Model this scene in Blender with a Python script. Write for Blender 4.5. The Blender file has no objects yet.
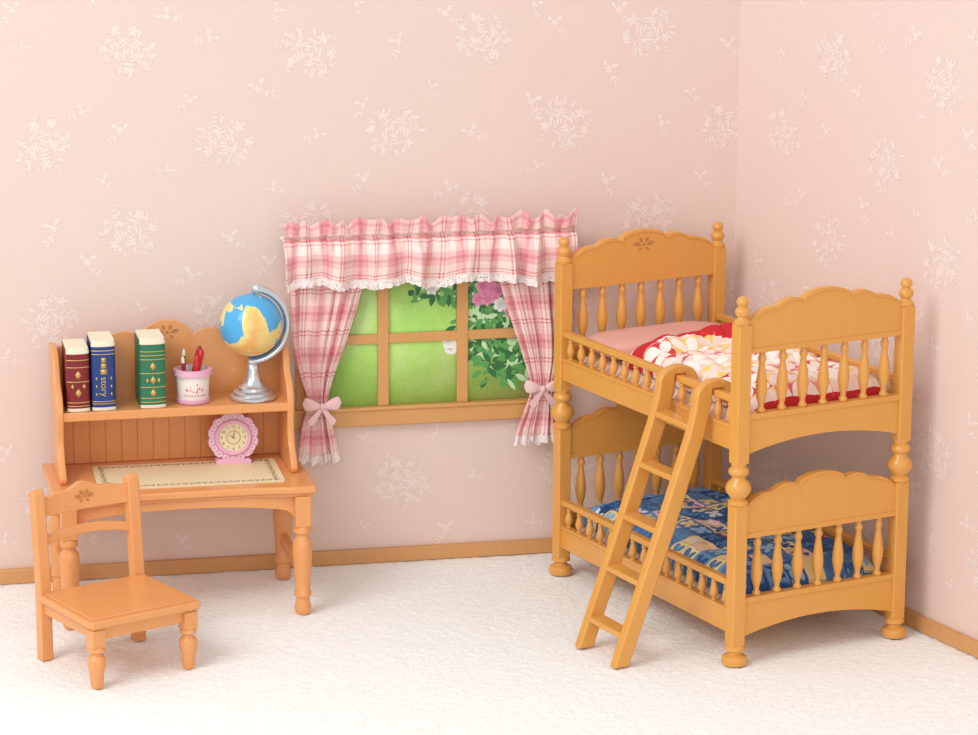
import bpy, bmesh, math, random
from math import sin, cos, pi, sqrt, radians, atan2
from mathutils import Vector, Matrix, noise
random.seed(7)
SC = bpy.context.scene
COL = SC.collection
SC.view_settings.view_transform = 'Standard'
SC.view_settings.look = 'None'

# ------------------------------------------------------------------ materials
def lin(c):
    return tuple(((x/255)/12.92 if x/255 <= .04045 else ((x/255+.055)/1.055)**2.4) for x in c) + (1,)

class NT:
    def __init__(s, name):
        s.mat = bpy.data.materials.new(name); s.mat.use_nodes = True
        s.n = s.mat.node_tree.nodes; s.l = s.mat.node_tree.links
        s.b = s.n['Principled BSDF']
    def add(s, t, **k):
        nd = s.n.new(t)
        for a, v in k.items(): setattr(nd, a, v)
        return nd
    def link(s, a, b): s.l.new(a, b)
    def math(s, op, a, b=None, clamp=False):
        nd = s.n.new('ShaderNodeMath'); nd.operation = op; nd.use_clamp = clamp
        for i, x in enumerate((a, b)):
            if x is None: continue
            if isinstance(x, (int, float)): nd.inputs[i].default_value = x
            else: s.l.new(x, nd.inputs[i])
        return nd.outputs[0]
    def mix(s, f, a, b):
        nd = s.n.new('ShaderNodeMix'); nd.data_type = 'RGBA'
        for i, x in ((0, f), (6, a), (7, b)):
            if isinstance(x, (int, float)): nd.inputs[i].default_value = x
            elif isinstance(x, tuple): nd.inputs[i].default_value = x
            else: s.l.new(x, nd.inputs[i])
        return nd.outputs[2]
    def noise(s, scale, detail=3, vec=None, dist=0):
        nd = s.n.new('ShaderNodeTexNoise'); nd.inputs['Scale'].default_value = scale
        nd.inputs['Detail'].default_value = detail; nd.inputs['Distortion'].default_value = dist
        if vec is not None: s.l.new(vec, nd.inputs['Vector'])
        return nd.outputs['Fac']
    def coord(s, which='Object', scale=None):
        tc = s.n.new('ShaderNodeTexCoord').outputs[which]
        if scale:
            mp = s.n.new('ShaderNodeMapping'); mp.inputs['Scale'].default_value = scale
            s.l.new(tc, mp.inputs['Vector']); return mp.outputs[0]
        return tc
    def bump(s, h, strength=.3, dist=.01):
        nd = s.n.new('ShaderNodeBump'); nd.inputs['Strength'].default_value = strength
        nd.inputs['Distance'].default_value = dist
        s.l.new(h, nd.inputs['Height']); s.l.new(nd.outputs[0], s.b.inputs['Normal'])
    def ramp(s, f, stops, const=False):
        nd = s.n.new('ShaderNodeValToRGB')
        if const: nd.color_ramp.interpolation = 'CONSTANT'
        el = nd.color_ramp.elements
        while len(el) < len(stops): el.new(.5)
        for e, (p, c) in zip(el, stops): e.position = p; e.color = c
        s.l.new(f, nd.inputs[0]); return nd.outputs[0]
    def set(s, color=None, rough=.5, metal=0, spec=None, coat=0, sheen=0):
        if color is not None:
            if isinstance(color, tuple): s.b.inputs['Base Color'].default_value = color
            else: s.l.new(color, s.b.inputs['Base Color'])
        s.b.inputs['Roughness'].default_value = rough
        s.b.inputs['Metallic'].default_value = metal
        if spec is not None: s.b.inputs['Specular IOR Level'].default_value = spec
        if coat: s.b.inputs['Coat Weight'].default_value = coat
        if sheen: s.b.inputs['Sheen Weight'].default_value = sheen
        return s.mat

def plain(name, c, rough=.5, var=.06, metal=0, spec=None, sheen=0):
    m = NT(name)
    c0 = lin(c); c1 = tuple(x*(1-var*2) for x in c0[:3])+(1,)
    f = m.noise(9, 2, m.coord())
    return m.set(m.mix(f, c0, c1), rough, metal, spec, sheen=sheen)

def wood(name, c, dark, rough=.36):
    m = NT(name)
    v = m.coord('Object', (30, 30, 3))
    n1 = m.noise(1.3, 4, v, .6)
    f = m.math('MULTIPLY', m.math('SUBTRACT', n1, .42, True), 1.4, True)
    n2 = m.noise(3, 2, m.coord())
    colr = m.mix(f, lin(c), lin(dark))
    colr = m.mix(m.math('MULTIPLY', n2, .25), colr, lin(c))
    m.bump(n1, .05, .003)
    return m.set(colr, rough, spec=.55)

M_BED = wood('honey_bed_wood', (223, 160, 78), (216, 151, 69), .24)
M_DESK = wood('orange_desk_wood', (228, 158, 97), (221, 149, 86), .24)
M_TRIM = wood('trim_wood', (210, 156, 100), (200, 144, 86), .45)
M_WIN = wood('window_wood', (214, 160, 96), (206, 150, 86), .4)
M_DARK = plain('painted_cutout_shade', (194, 130, 68), .6)  # darker wood tone paints the shade seen inside the open crest cutouts
M_GOLD = plain('gold_foil', (214, 178, 100), .35, .05, .3)
M_SILVER = plain('silver_metal', (214, 218, 222), .25, .02, .8)
M_WHITE = plain('white_plastic', (240, 236, 230), .45, .02)
M_CREAM = plain('cream_pages', (240, 230, 204), .7, .04)
M_FACE = plain('clock_face_cream', (238, 226, 188), .5, .04)
M_RED = plain('red_cover', (128, 24, 34), .4)
M_BLUE = plain('blue_cover', (28, 60, 126), .4)
M_GREEN = plain('green_cover', (40, 118, 84), .4)
M_PINK = plain('pink_plastic', (236, 180, 206), .4, .04)
M_PINKL = plain('pale_lace_plastic', (248, 224, 234), .45, .04)
M_PINKD = plain('deep_pink_print', (222, 110, 134), .5)
M_SATIN = plain('pink_satin', (246, 208, 206), .35, .06, sheen=.4)
M_BROWNP = plain('brown_print', (110, 84, 70), .6)
M_GBR = plain('gold_brown_print', (158, 122, 74), .5)
M_PILLOW = plain('pink_pillow_cloth', (234, 174, 160), .85, .08)
M_SHEET = plain('pale_sheet', (240, 214, 200), .9)
M_PRED = plain('red_lacquer', (206, 40, 46), .3)
M_PDRED = plain('dark_red_lacquer', (160, 40, 44), .3)
M_PGREEN = plain('green_lacquer', (90, 120, 60), .3)
M_MAT = plain('cream_desk_mat', (240, 222, 182), .6, .03)

def mat_lace():
    m = NT('white_lace')
    uv = m.coord('UV')
    vor = m.add('ShaderNodeTexVoronoi'); vor.inputs['Scale'].default_value = 1; vor.inputs['Randomness'].default_value = .4
    m.link(uv, vor.inputs['Vector'])
    hole = m.math('LESS_THAN', vor.outputs['Distance'], .26)
    al = m.math('SUBTRACT', .88, m.math('MULTIPLY', hole, .7))
    m.link(al, m.b.inputs['Alpha'])
    return m.set(lin((250, 240, 238)), .8)
M_LACE = mat_lace()

def mat_wall(name, a, b_):
    m = NT(name)
    n = m.noise(.45, 2, m.coord())
    f = m.math('MULTIPLY', m.math('SUBTRACT', n, .35, True), 3, True)
    base = m.mix(f, lin(a), lin(b_))
    n2 = m.noise(1, 2, m.coord('Object', (50, 50, 220)))
    n3 = m.noise(1, 2, m.coord('Object', (220, 50, 50)))
    w = m.math('ADD', n2, n3)
    base = m.mix(m.math('MULTIPLY', w, .14), base, lin((218, 189, 177)))
    m.bump(w, .15, .004)
    return m.set(base, .9, spec=.15)
def mat_motif():
    m = NT('wallpaper_white_flower_print')
    n = m.noise(50, 3, m.coord())
    f = m.math('MULTIPLY', m.math('SUBTRACT', n, .3, True), 2.0, True)
    return m.set(m.mix(f, lin((241, 227, 219)), lin((236, 215, 206))), .9, spec=.1)
M_WALL = mat_wall('pink_wallpaper', (230, 211, 200), (232, 206, 198)); M_MOTIF = mat_motif()

def mat_carpet():
    m = NT('white_fluffy_carpet')
    n = m.noise(110, 5, m.coord()); n2 = m.noise(5, 3, m.coord())
    f = m.math('MULTIPLY', m.math('SUBTRACT', n, .35, True), 3.0, True)
    c = m.mix(f, lin((243, 242, 238)), lin((253, 252, 250)))
    c = m.mix(m.math('MULTIPLY', n2, .25), c, lin((248, 247, 244)))
    m.bump(n, .22, .008)
    return m.set(c, 1, spec=.03, sheen=.3)
M_CARPET = mat_carpet()

def mat_plaid():
    m = NT('pink_plaid_cloth')
    uv = m.coord('UV'); sp = m.add('ShaderNodeSeparateXYZ'); m.link(uv, sp.inputs[0])
    def stripes(x, ph):
        fr = m.math('FRACT', m.math('ADD', m.math('MULTIPLY', x, 4.6), ph))
        d = m.math('ABSOLUTE', m.math('SUBTRACT', fr, .35))
        wide = m.math('LESS_THAN', d, .19)
        core = m.math('LESS_THAN', d, .045)
        thin = m.math('LESS_THAN', m.math('ABSOLUTE', m.math('SUBTRACT', fr, .78)), .020)
        thin2 = m.math('LESS_THAN', m.math('ABSOLUTE', m.math('SUBTRACT', fr, .87)), .016)
        return wide, m.math('MAXIMUM', thin, thin2), core
    wu, tu, cu = stripes(sp.outputs[0], .1); wv, tv, cv = stripes(sp.outputs[1], .2)
    wide = m.math('MULTIPLY', m.math('ADD', wu, wv), .38)
    thin = m.math('MULTIPLY', m.math('ADD', m.math('ADD', tu, tv), m.math('MULTIPLY', m.math('ADD', cu, cv), .6)), .5, True)
    c = m.mix(wide, lin((250, 226, 218)), lin((230, 148, 156)))
    c = m.mix(thin, c, lin((206, 90, 106)))
    m.bump(m.noise(220, 2, m.coord()), .2, .003)
    return m.set(c, .9, spec=.1, sheen=.2)
M_PLAID = mat_plaid()

def mat_quilt(name, cols, petc, N, petal, dots, warp):
    m = NT(name)
    uv0 = m.coord('UV', (N, N, N))
    wnz = m.add('ShaderNodeTexNoise'); wnz.inputs['Scale'].default_value = .7; m.link(uv0, wnz.inputs['Vector'])
    vs_ = m.add('ShaderNodeVectorMath'); vs_.operation = 'SCALE'; vs_.inputs['Scale'].default_value = warp; m.link(wnz.outputs['Color'], vs_.inputs[0])
    va = m.add('ShaderNodeVectorMath'); va.operation = 'ADD'; m.link(uv0, va.inputs[0]); m.link(vs_.outputs[0], va.inputs[1])
    uv = va.outputs[0]
    sp = m.add('ShaderNodeSeparateXYZ'); m.link(uv, sp.inputs[0])
    fx = m.math('FLOOR', sp.outputs[0]); fy = m.math('FLOOR', sp.outputs[1])
    cb = m.add('ShaderNodeCombineXYZ'); m.link(fx, cb.inputs[0]); m.link(fy, cb.inputs[1])
    wn = m.add('ShaderNodeTexWhiteNoise'); wn.noise_dimensions = '3D'; m.link(cb.outputs[0], wn.inputs['Vector'])
    k = len(cols)
    base = m.ramp(wn.outputs['Value'], [(i/k, lin(c)) for i, c in enumerate(cols)], True)
    cb2 = m.add('ShaderNodeVectorMath'); cb2.operation = 'ADD'; m.link(cb.outputs[0], cb2.inputs[0]); cb2.inputs[1].default_value = (13.3, 7.1, 3)
    wn2 = m.add('ShaderNodeTexWhiteNoise'); m.link(cb2.outputs[0], wn2.inputs['Vector'])
    second = m.ramp(wn2.outputs['Value'], [(i/len(petc), lin(c)) for i, c in enumerate(petc)], True)
    px = m.math('SUBTRACT', m.math('FRACT', sp.outputs[0]), .5)
    py = m.math('SUBTRACT', m.math('FRACT', sp.outputs[1]), .5)
    ang = m.math('ARCTAN2', py, px)
    r = m.math('SQRT', m.math('ADD', m.math('MULTIPLY', px, px), m.math('MULTIPLY', py, py)))
    c2 = m.math('ABSOLUTE', m.math('COSINE', m.math('ADD', m.math('MULTIPLY', ang, 2.0), pi/2)))
    pet = m.math('MULTIPLY', m.math('POWER', c2, .7), petal)
    inside = m.math('LESS_THAN', r, pet)
    vor = m.add('ShaderNodeTexVoronoi'); vor.inputs['Scale'].default_value = 4; m.link(uv, vor.inputs['Vector'])
    sm = m.math('LESS_THAN', vor.outputs['Distance'], .22)
    base = m.mix(m.math('MULTIPLY', sm, .55), base, lin(dots))
    c = m.mix(inside, base, second)
    mx = m.math('MAXIMUM', m.math('ABSOLUTE', px), m.math('ABSOLUTE', py))
    seam = m.math('GREATER_THAN', mx, .47)
    c = m.mix(m.math('MULTIPLY', seam, .4), c, lin(cols[0]))
    m.bump(m.math('SUBTRACT', .5, mx), .5, .014)
    return m.set(c, .9, spec=.12)
M_Q1 = mat_quilt('red_white_patchwork',
                 [(246, 214, 202), (236, 150, 152), (242, 208, 110), (202, 56, 60), (248, 230, 214), (228, 118, 122), (242, 204, 120), (210, 70, 74), (240, 208, 110), (246, 206, 196)],
                 [(250, 240, 232), (250, 238, 228), (250, 240, 232), (250, 244, 238), (246, 224, 214), (250, 240, 232)], 5.4, .60, (250, 238, 228), .1)
M_Q2 = mat_quilt('blue_patchwork',
                 [(62, 100, 150), (84, 124, 170), (50, 82, 134), (236, 212, 140), (70, 110, 160), (116, 156, 194), (58, 94, 146), (88, 130, 176), (232, 184, 176), (66, 104, 154),
                  (48, 78, 130), (84, 124, 172), (236, 216, 150), (74, 112, 162), (188, 80, 84), (104, 144, 186)],
                 [(74, 112, 162), (98, 138, 182), (58, 92, 142), (150, 184, 212), (50, 84, 136), (228, 206, 140), (80, 122, 170), (224, 226, 224)], 7.0, .46, (176, 204, 226), .5)
def mat_printed(name, c0, c1, scale=26):
    m = NT(name)
    vor = m.add('ShaderNodeTexVoronoi'); vor.inputs['Scale'].default_value = scale; m.link(m.coord(), vor.inputs['Vector'])
    d = m.math('LESS_THAN', vor.outputs['Distance'], .24)
    return m.set(m.mix(m.math('MULTIPLY', d, .5), lin(c0), lin(c1)), .9, spec=.1)
M_RC = mat_printed('red_printed_cloth', (204, 52, 56), (222, 96, 92))
M_LB = mat_printed('light_blue_printed_cloth', (112, 156, 200), (190, 212, 230), 34)
def mat_globe():
    m = NT('globe_map')
    n = m.noise(5.4, 7, m.coord(), .3)
    f = m.math('GREATER_THAN', n, .52)
    edge = m.math('MULTIPLY', m.math('SUBTRACT', n, .53, True), 7, True)
    land = m.mix(edge, lin((236, 218, 140)), lin((230, 176, 100)))
    return m.set(m.mix(f, lin((80, 170, 222)), land), .22, spec=.5)
M_GLOBE = mat_globe()
def mat_lawn():
    m = NT('lawn_print')
    n = m.noise(3.0, 3, m.coord()); n2 = m.noise(50, 4, m.coord())
    c = m.ramp(n, [(.3, lin((164, 224, 104))), (.5, lin((190, 238, 128))), (.7, lin((224, 250, 176)))])
    f = m.math('MULTIPLY', m.math('SUBTRACT', n2, .4, True), .6, True)
    c = m.mix(f, c, lin((136, 204, 84)))
    return m.set(c, .5)
M_LAWN = mat_lawn()
M_LEAF = [plain('leaf_print_dark', (52, 116, 64), .5), plain('leaf_print_mid', (94, 170, 90), .5), plain('leaf_print_light', (204, 240, 184), .5),
          plain('flower_print_pink', (252, 156, 198), .5), plain('flower_print_white', (252, 252, 246), .5)]

# ------------------------------------------------------------------ mesh builder
class MB:
    def __init__(s): s.v = []; s.f = []; s.m = []; s.uv = []; s.hasuv = False
    def add(s, vs, fs, mi=0, M=None, uvs=None):
        o = len(s.v)
        for i, p in enumerate(vs):
            p = Vector(p)
            s.v.append(M @ p if M else p)
            s.uv.append(uvs[i] if uvs else (0, 0))
        if uvs: s.hasuv = True
        for f in fs: s.f.append([o+i for i in f]); s.m.append(mi)
        return s
    def box(s, x0, x1, y0, y1, z0, z1, mi=0, M=None):
        vs = [(x0,y0,z0),(x1,y0,z0),(x1,y1,z0),(x0,y1,z0),(x0,y0,z1),(x1,y0,z1),(x1,y1,z1),(x0,y1,z1)]
        return s.add(vs, [(0,3,2,1),(4,5,6,7),(0,1,5,4),(1,2,6,5),(2,3,7,6),(3,0,4,7)], mi, M)
    def lathe(s, prof, cx=0, cy=0, seg=20, mi=0, M=None):
        vs = []; fs = []
        n = len(prof)
        for r, z in prof:
            for k in range(seg):
                a = 2*pi*k/seg; vs.append((cx+r*cos(a), cy+r*sin(a), z))
        for i in range(n-1):
            for k in range(seg):
                k2 = (k+1) % seg
                fs.append((i*seg+k, i*seg+k2, (i+1)*seg+k2, (i+1)*seg+k))
        fs.append(tuple(range(seg))[::-1]); fs.append(tuple((n-1)*seg+k for k in range(seg)))
        return s.add(vs, fs, mi, M)
    def prism(s, out, axis, a0, a1, mi=0, M=None):
        def P(p, q, a):
            return {'x': (a, p, q), 'y': (p, a, q), 'z': (p, q, a)}[axis]
        n = len(out)
        vs = [P(p, q, a0) for p, q in out]+[P(p, q, a1) for p, q in out]
        fs = [tuple(range(n))[::-1], tuple(range(n, 2*n))]+[(i, (i+1) % n, n+(i+1) % n, n+i) for i in range(n)]
        return s.add(vs, fs, mi, M)
    def tube(s, pts, rad, seg=10, mi=0, M=None, closed=False, flat=1.0, up=Vector((0, 1, 0))):
        pts = [Vector(p) for p in pts]; n = len(pts); vs = []; fs = []
        for i, p in enumerate(pts):
            if closed: t = pts[(i+1) % n]-pts[i-1]
            else: t = pts[min(i+1, n-1)]-pts[max(i-1, 0)]
            t.normalize(); a = t.cross(up)
            if a.length < 1e-4: a = t.cross(Vector((1, 0, 0)))
            a.normalize(); b = a.cross(t).normalized()
            r = rad[i] if isinstance(rad, (list, tuple)) else rad
            for k in range(seg):
                an = 2*pi*k/seg; vs.append(p+a*r*cos(an)+b*r*flat*sin(an))
        for i in range(n if closed else n-1):
            j = (i+1) % n
            for k in range(seg):
                k2 = (k+1) % seg; fs.append((i*seg+k, i*seg+k2, j*seg+k2, j*seg+k))
        if not closed: fs.append(tuple(range(seg))[::-1]); fs.append(tuple((n-1)*seg+k for k in range(seg)))
        return s.add(vs, fs, mi, M)
    def ball(s, c, r, seg=24, rings=14, mi=0, M=None):
        if isinstance(r, (int, float)): r = (r, r, r)
        prof = [(max(1e-4, sin(pi*i/rings)), -cos(pi*i/rings)) for i in range(rings+1)]
        T = Matrix.Translation(c) @ Matrix.Diagonal((r[0], r[1], r[2], 1))
        return s.lathe(prof, 0, 0, seg, mi, (M @ T) if M else T)
    def grid(s, fn, nu, nv, mi=0, uvf=None, M=None, mif=None):
        vs = []; uvs = []
        for j in range(nv+1):
            for i in range(nu+1):
                u = i/nu; v = j/nv; vs.append(fn(u, v)); uvs.append(uvf(u, v) if uvf else (u, v))
        fs = [(j*(nu+1)+i, j*(nu+1)+i+1, (j+1)*(nu+1)+i+1, (j+1)*(nu+1)+i) for j in range(nv) for i in range(nu)]
        k = len(s.f)
        s.add(vs, fs, mi, M, uvs)
        if mif:
            for j in range(nv):
                for i in range(nu): s.m[k+j*nu+i] = mif((i+.5)/nu, (j+.5)/nv)
        return s
    def mesh(s, name, mats, smooth=35, recalc=True):
        me = bpy.data.meshes.new(name)
        me.from_pydata([tuple(v) for v in s.v], [], s.f)
        for m in mats: me.materials.append(m)
        me.polygons.foreach_set('material_index', s.m)
        if s.hasuv:
            ul = me.uv_layers.new(name='UVMap')
            for lp in me.loops: ul.data[lp.index].uv = s.uv[lp.vertex_index]
        if recalc:
            bm = bmesh.new(); bm.from_mesh(me); bmesh.ops.recalc_face_normals(bm, faces=bm.faces); bm.to_mesh(me); bm.free()
        me.polygons.foreach_set('use_smooth', [True]*len(me.polygons))
        if smooth is not None: me.set_sharp_from_angle(angle=radians(smooth))
        me.update(); return me
    def build(s, name, mats, parent=None, loc=(0, 0, 0), rot=(0, 0, 0), bevel=0, smooth=35, recalc=True, solid=0, segs=2):
        if not isinstance(mats, (list, tuple)): mats = [mats]
        ob = bpy.data.objects.new(name, s.mesh(name, mats, smooth, recalc)); COL.objects.link(ob)
        ob.location = loc; ob.rotation_euler = rot
        if parent: ob.parent = parent
        if solid:
            md = ob.modifiers.new('solid', 'SOLIDIFY'); md.thickness = solid; md.offset = 0
        if bevel:
            md = ob.modifiers.new('bevel', 'BEVEL'); md.width = bevel; md.segments = segs; md.limit_method = 'ANGLE'; md.angle_limit = radians(40)
            md.harden_normals = False
        return ob

def inst(ob, loc=None, parent=None, rot=None):
    c = ob.copy(); COL.objects.link(c)
    if loc is not None: c.location = loc
    if rot is not None: c.rotation_euler = rot
    if parent: c.parent = parent
    return c
def empty(name, loc, rz=0, parent=None):
    e = bpy.data.objects.new(name, None); COL.objects.link(e); e.empty_display_size = .1
    e.location = loc; e.rotation_euler = (0, 0, rz)
    if parent: e.parent = parent
    return e
def tag(o, label, cat, group=None):
    o['label'] = label; o['category'] = cat
    if group: o['group'] = group
def struct(o, label=None):
    o['kind'] = 'structure'
    if label: o['label'] = label
def text_geo(body, size):
    cu = bpy.data.curves.new('t', 'FONT'); cu.body = body; cu.size = size; cu.align_x = 'CENTER'; cu.align_y = 'CENTER'
    ob = bpy.data.objects.new('t', cu); COL.objects.link(ob)
    dg = bpy.context.evaluated_depsgraph_get(); ev = ob.evaluated_get(dg); me = ev.to_mesh()
    vs = [tuple(v.co) for v in me.vertices]; fs = [tuple(p.vertices) for p in me.polygons]
    ev.to_mesh_clear(); bpy.data.objects.remove(ob); bpy.data.curves.remove(cu)
    return vs, fs

# ------------------------------------------------------------------ room
CX, CY = 1.408, 1.893
AB = radians(11.42); AR = radians(-62.4)

def motif_polys(rnd, kind):
    out = []
    def leaf(x, y, a, L, w):
        pts = []
        for i in range(7):
            t = i/6; pts.append((t*L, w*sin(pi*t)))
        for i in range(5, 0, -1):
            t = i/6; pts.append((t*L, -w*sin(pi*t)*.7))
        out.append([(x+p*cos(a)-q*sin(a), y+p*sin(a)+q*cos(a)) for p, q in pts])
    def cres(x, y, r, a0, a1, w):
        o = []; n = 7
        for i in range(n+1):
            a = a0+(a1-a0)*i/n; o.append((x+r*cos(a), y+r*sin(a)))
        for i in range(n, -1, -1):
            a = a0+(a1-a0)*i/n; rr = r-w*sin(pi*i/n)-.0008; o.append((x+rr*cos(a), y+rr*sin(a)))
        out.append(o)
    def strip(x, y, a, L, bend):
        n = 8; c = []
        for i in range(n+1):
            t = i/n; aa = a+bend*t; c.append((x, y, aa)); x += L/n*cos(aa); y += L/n*sin(aa)
        w = .0018
        out.append([(p-w*sin(q), r+w*cos(q)) for p, r, q in c]+[(p+w*sin(q), r-w*cos(q)) for p, r, q in c[::-1]])
        return c
    def rose(x, y, R):
        for k, rr in ((2, .30), (3, .58), (4, .86), (5, 1.15)):
            ph = rnd.random()*6
            for i in range(k):
                a = ph+i*2*pi/k; cres(x, y, R*rr, a, a+2*pi/k*.88, R*.21)
    def flower(x, y, R):
        ph = rnd.random()*6
        for i in range(5): leaf(x, y, ph+i*2*pi/5, R, R*.28)
    if kind == 'big':
        rose(-.01, .0, .056); rose(.066, -.05, .040); rose(-.082, .02, .036)
        flower(.03, .085, .032); flower(-.06, -.07, .028); flower(.10, .035, .026)
        for i in range(9):
            a = i*2*pi/9+rnd.uniform(-.3, .3); r = rnd.uniform(.08, .105)
            leaf(-.01+r*cos(a)*1.1, r*sin(a)*.85, a+rnd.uniform(-.9, .9), rnd.uniform(.035, .05), rnd.uniform(.006, .010))
        for a, b in ((.4, 1.2), (2.5, -1), (4.2, .8), (1.3, -.9), (5.6, .9), (3.2, .7)):
            c = strip(.06*cos(a), .05*sin(a), a, rnd.uniform(.06, .1), b*rnd.uniform(.6, 1.4))
            for j in (4, 6, 8):
                x, y, q = c[j]; leaf(x, y, q+.9, .018, .0045); leaf(x, y, q-.9, .018, .0045)
    else:
        flower(0, 0, .02)
        c = strip(0, 0, -1.2, .06, .9)
        for j in (5, 8):
            x, y, q = c[j]; leaf(x, y, q+.8, .024, .006); leaf(x, y, q-.8, .022, .005)
        leaf(.01, .01, .6, .036, .010); leaf(-.01, .01, 2.4, .032, .009)
    return out

def wall(name, x0, x1, ang, h, label, xo):
    b = MB(); b.box(x0, x1, 0, .12, 0, h)
    rnd = random.Random(5)
    dx, dz = .79, .40
    for r in range(-1, 7):
        z = 2.39-r*dz
        for kx in range(-8, 8):
            x = xo+kx*dx+(dx/2 if r % 2 else 0)
            for kind, ox, oz in (('big', 0, 0), ('small', dx*.5, .02), ('small', dx*.28, .2), ('small', -dx*.25, .19)):
                j = .03 if kind == 'big' else .07
                px, pz = x+ox+rnd.uniform(-j, j), z+oz+rnd.uniform(-j, j)
                if not (x0+.15 < px < x1-.1 and .1 < pz < h-.15): continue
                th = rnd.uniform(-.8, .8); k = rnd.choice((-1, 1)); sc = .96 if kind == 'big' else rnd.uniform(.7, 1.15)
                e = .0010
                for poly in motif_polys(rnd, kind):
                    e += .000006
                    vs = [(px+sc*k*(p*cos(th)-q*sin(th)), -e, pz+sc*(p*sin(th)+q*cos(th))) for p, q in poly]
                    if min(v[0] for v in vs) < x0+.02 or max(v[0] for v in vs) > x1-.02: continue
                    n = len(vs)
                    ar = sum(vs[i][0]*vs[(i+1) % n][2]-vs[(i+1) % n][0]*vs[i][2] for i in range(n))
                    if ar < 0: vs = vs[::-1]     # face the room (-y)
                    b.add(vs, [tuple(range(n))], 1)
    ob = b.build(name, [M_WALL, M_MOTIF], loc=(CX, CY, 0), rot=(0, 0, ang), recalc=False, smooth=20)
    struct(ob, label); return ob
wall('wall_back', -4.6, .1, AB, 3.2, 'pale pink wallpaper wall with faint white flowers', -2.78)
wall('wall_right', 0, 3.6, AR, 3.2, 'pale pink wallpaper wall with faint white flowers', .75)
o = MB().box(-4.6, -.008, -.028, 0, 0, .068).build('baseboard_back', M_TRIM, loc=(CX, CY, 0), rot=(0, 0, AB), bevel=.005); struct(o, 'light brown wooden baseboard')
o = MB().box(.012, 3.6, -.028, 0, 0, .068).build('baseboard_right', M_TRIM, loc=(CX, CY, 0), rot=(0, 0, AR), bevel=.005); struct(o, 'light brown wooden baseboard')

rc = random.Random(11)
def carpet(u, v):
    x = -3.1+u*6.1; y = -2.3+v*4.35
    z = .0022*noise.noise((x*28, y*28, 0))+.002*noise.noise((x*5, y*5, 5))+.0048*rc.random()-.0045
    return (x+rc.uniform(-.002, .002), y+rc.uniform(-.002, .002), z)
b = MB(); b.grid(carpet, 820, 585)
o = b.build('floor', M_CARPET, smooth=None, recalc=False); struct(o, 'white fluffy short pile carpet')

# ------------------------------------------------------------------ window
def wallpt(s, d, z=0):
    return (CX+s*cos(AB)+d*sin(AB), CY+s*sin(AB)-d*cos(AB), z)
WX0, WX1, WZ0, WZ1 = -2.03, -.92, .745, 1.385
win = empty('window_1', wallpt(-1.475, 0, .65), AB); struct(win, 'wooden lattice window with garden view')
ox, oz = -1.475, .65
def wb(b, x0, x1, d0, d1, z0, z1): b.box(x0-ox, x1-ox, -d1, -d0, z0-oz, z1-oz)
b = MB()
for x in (WX0, WX1): wb(b, x-.03, x+.03, .002, .032, WZ0-.0, WZ1+.06)
wb(b, WX0-.03, WX1+.03, .002, .031, WZ1, WZ1+.06)
b.build('window_frame', M_WIN, win, bevel=.004)
b = MB(); wb(b, WX0-.05, WX1+.05, .002, .040, .655, .742); wb(b, WX0-.07, WX1+.07, .002, .048, .727, .745)
b.build('window_sill', M_WIN, win, bevel=.006)
b = MB()
for x in (-1.658, -1.29): wb(b, x-.026, x+.026, .008, .026, WZ0, WZ1)
wb(b, WX0, WX1, .009, .022, 1.035, 1.08)
b.build('window_muntin', M_WIN, win, bevel=.003)
b = MB(); wb(b, WX0, WX1, .002, .006, WZ0, WZ1)
rnd = random.Random(3)
def leafp(x, z, a, Ln, w, mi, d):
    pts = [(t/6*Ln, w*sin(pi*t/6)) for t in range(7)]+[(t/6*Ln, -w*sin(pi*t/6)) for t in range(5, 0, -1)]
    vs = []
    for p, q in pts[::-1]:
        xx = x+p*cos(a)-q*sin(a); zz = z+p*sin(a)+q*cos(a)
        xx = min(max(xx, WX0+.01), WX1-.01); zz = min(max(zz, WZ0+.005), WZ1-.005)
        vs.append((xx-ox, -d, zz-oz))
    b.add(vs, [tuple(range(len(vs)))[::-1]], mi)
dd = .0062
def cluster(cx, cz, rx, rz, n, mats, Ln=.06, w=.014):
    global dd
    for _ in range(n):
        a = rnd.random()*2*pi; r = sqrt(rnd.random())*rnd.uniform(.85, 1.12)
        dd += .000002
        leafp(cx+rx*r*cos(a), cz+rz*r*sin(a), rnd.random()*2*pi, Ln*rnd.uniform(.6, 1.3), w*rnd.uniform(.7, 1.3), rnd.choice(mats), dd)
cluster(-1.07, .98, .19, .15, 300, [1, 1, 2, 2, 2, 3], .055, .013)
cluster(-1.12, 1.24, .22, .15, 340, [1, 1, 2, 2, 2, 3], .055, .013)
cluster(-1.40, 1.30, .14, .09, 110, [1, 2, 2, 3], .055, .013)
cluster(-1.22, 1.12, .1, .1, 80, [1, 2, 3], .05, .013)
for cx, cz, mi in ((-1.185, 1.25, 4), (-1.14, 1.23, 4), (-1.21, 1.22, 4), (-1.16, 1.28, 4), (-1.15, 1.26, 4), (-1.19, 1.28, 4), (-1.12, 1.26, 4), (-1.17, 1.22, 4), (-1.06, 1.16, 4), (-1.34, 1.0, 5), (-1.35, 1.03, 5), (-1.05, 1.03, 3), (-1.43, 1.28, 5), (-1.11, 1.19, 5)):
    for _ in range(2):
        dd += .000005; ph = rnd.random()
        for i in range(6): leafp(cx, cz, ph+i*pi/3, .036, .012, mi, dd)
b.build('garden_picture', [M_LAWN]+M_LEAF, win, recalc=False, smooth=None)

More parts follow.
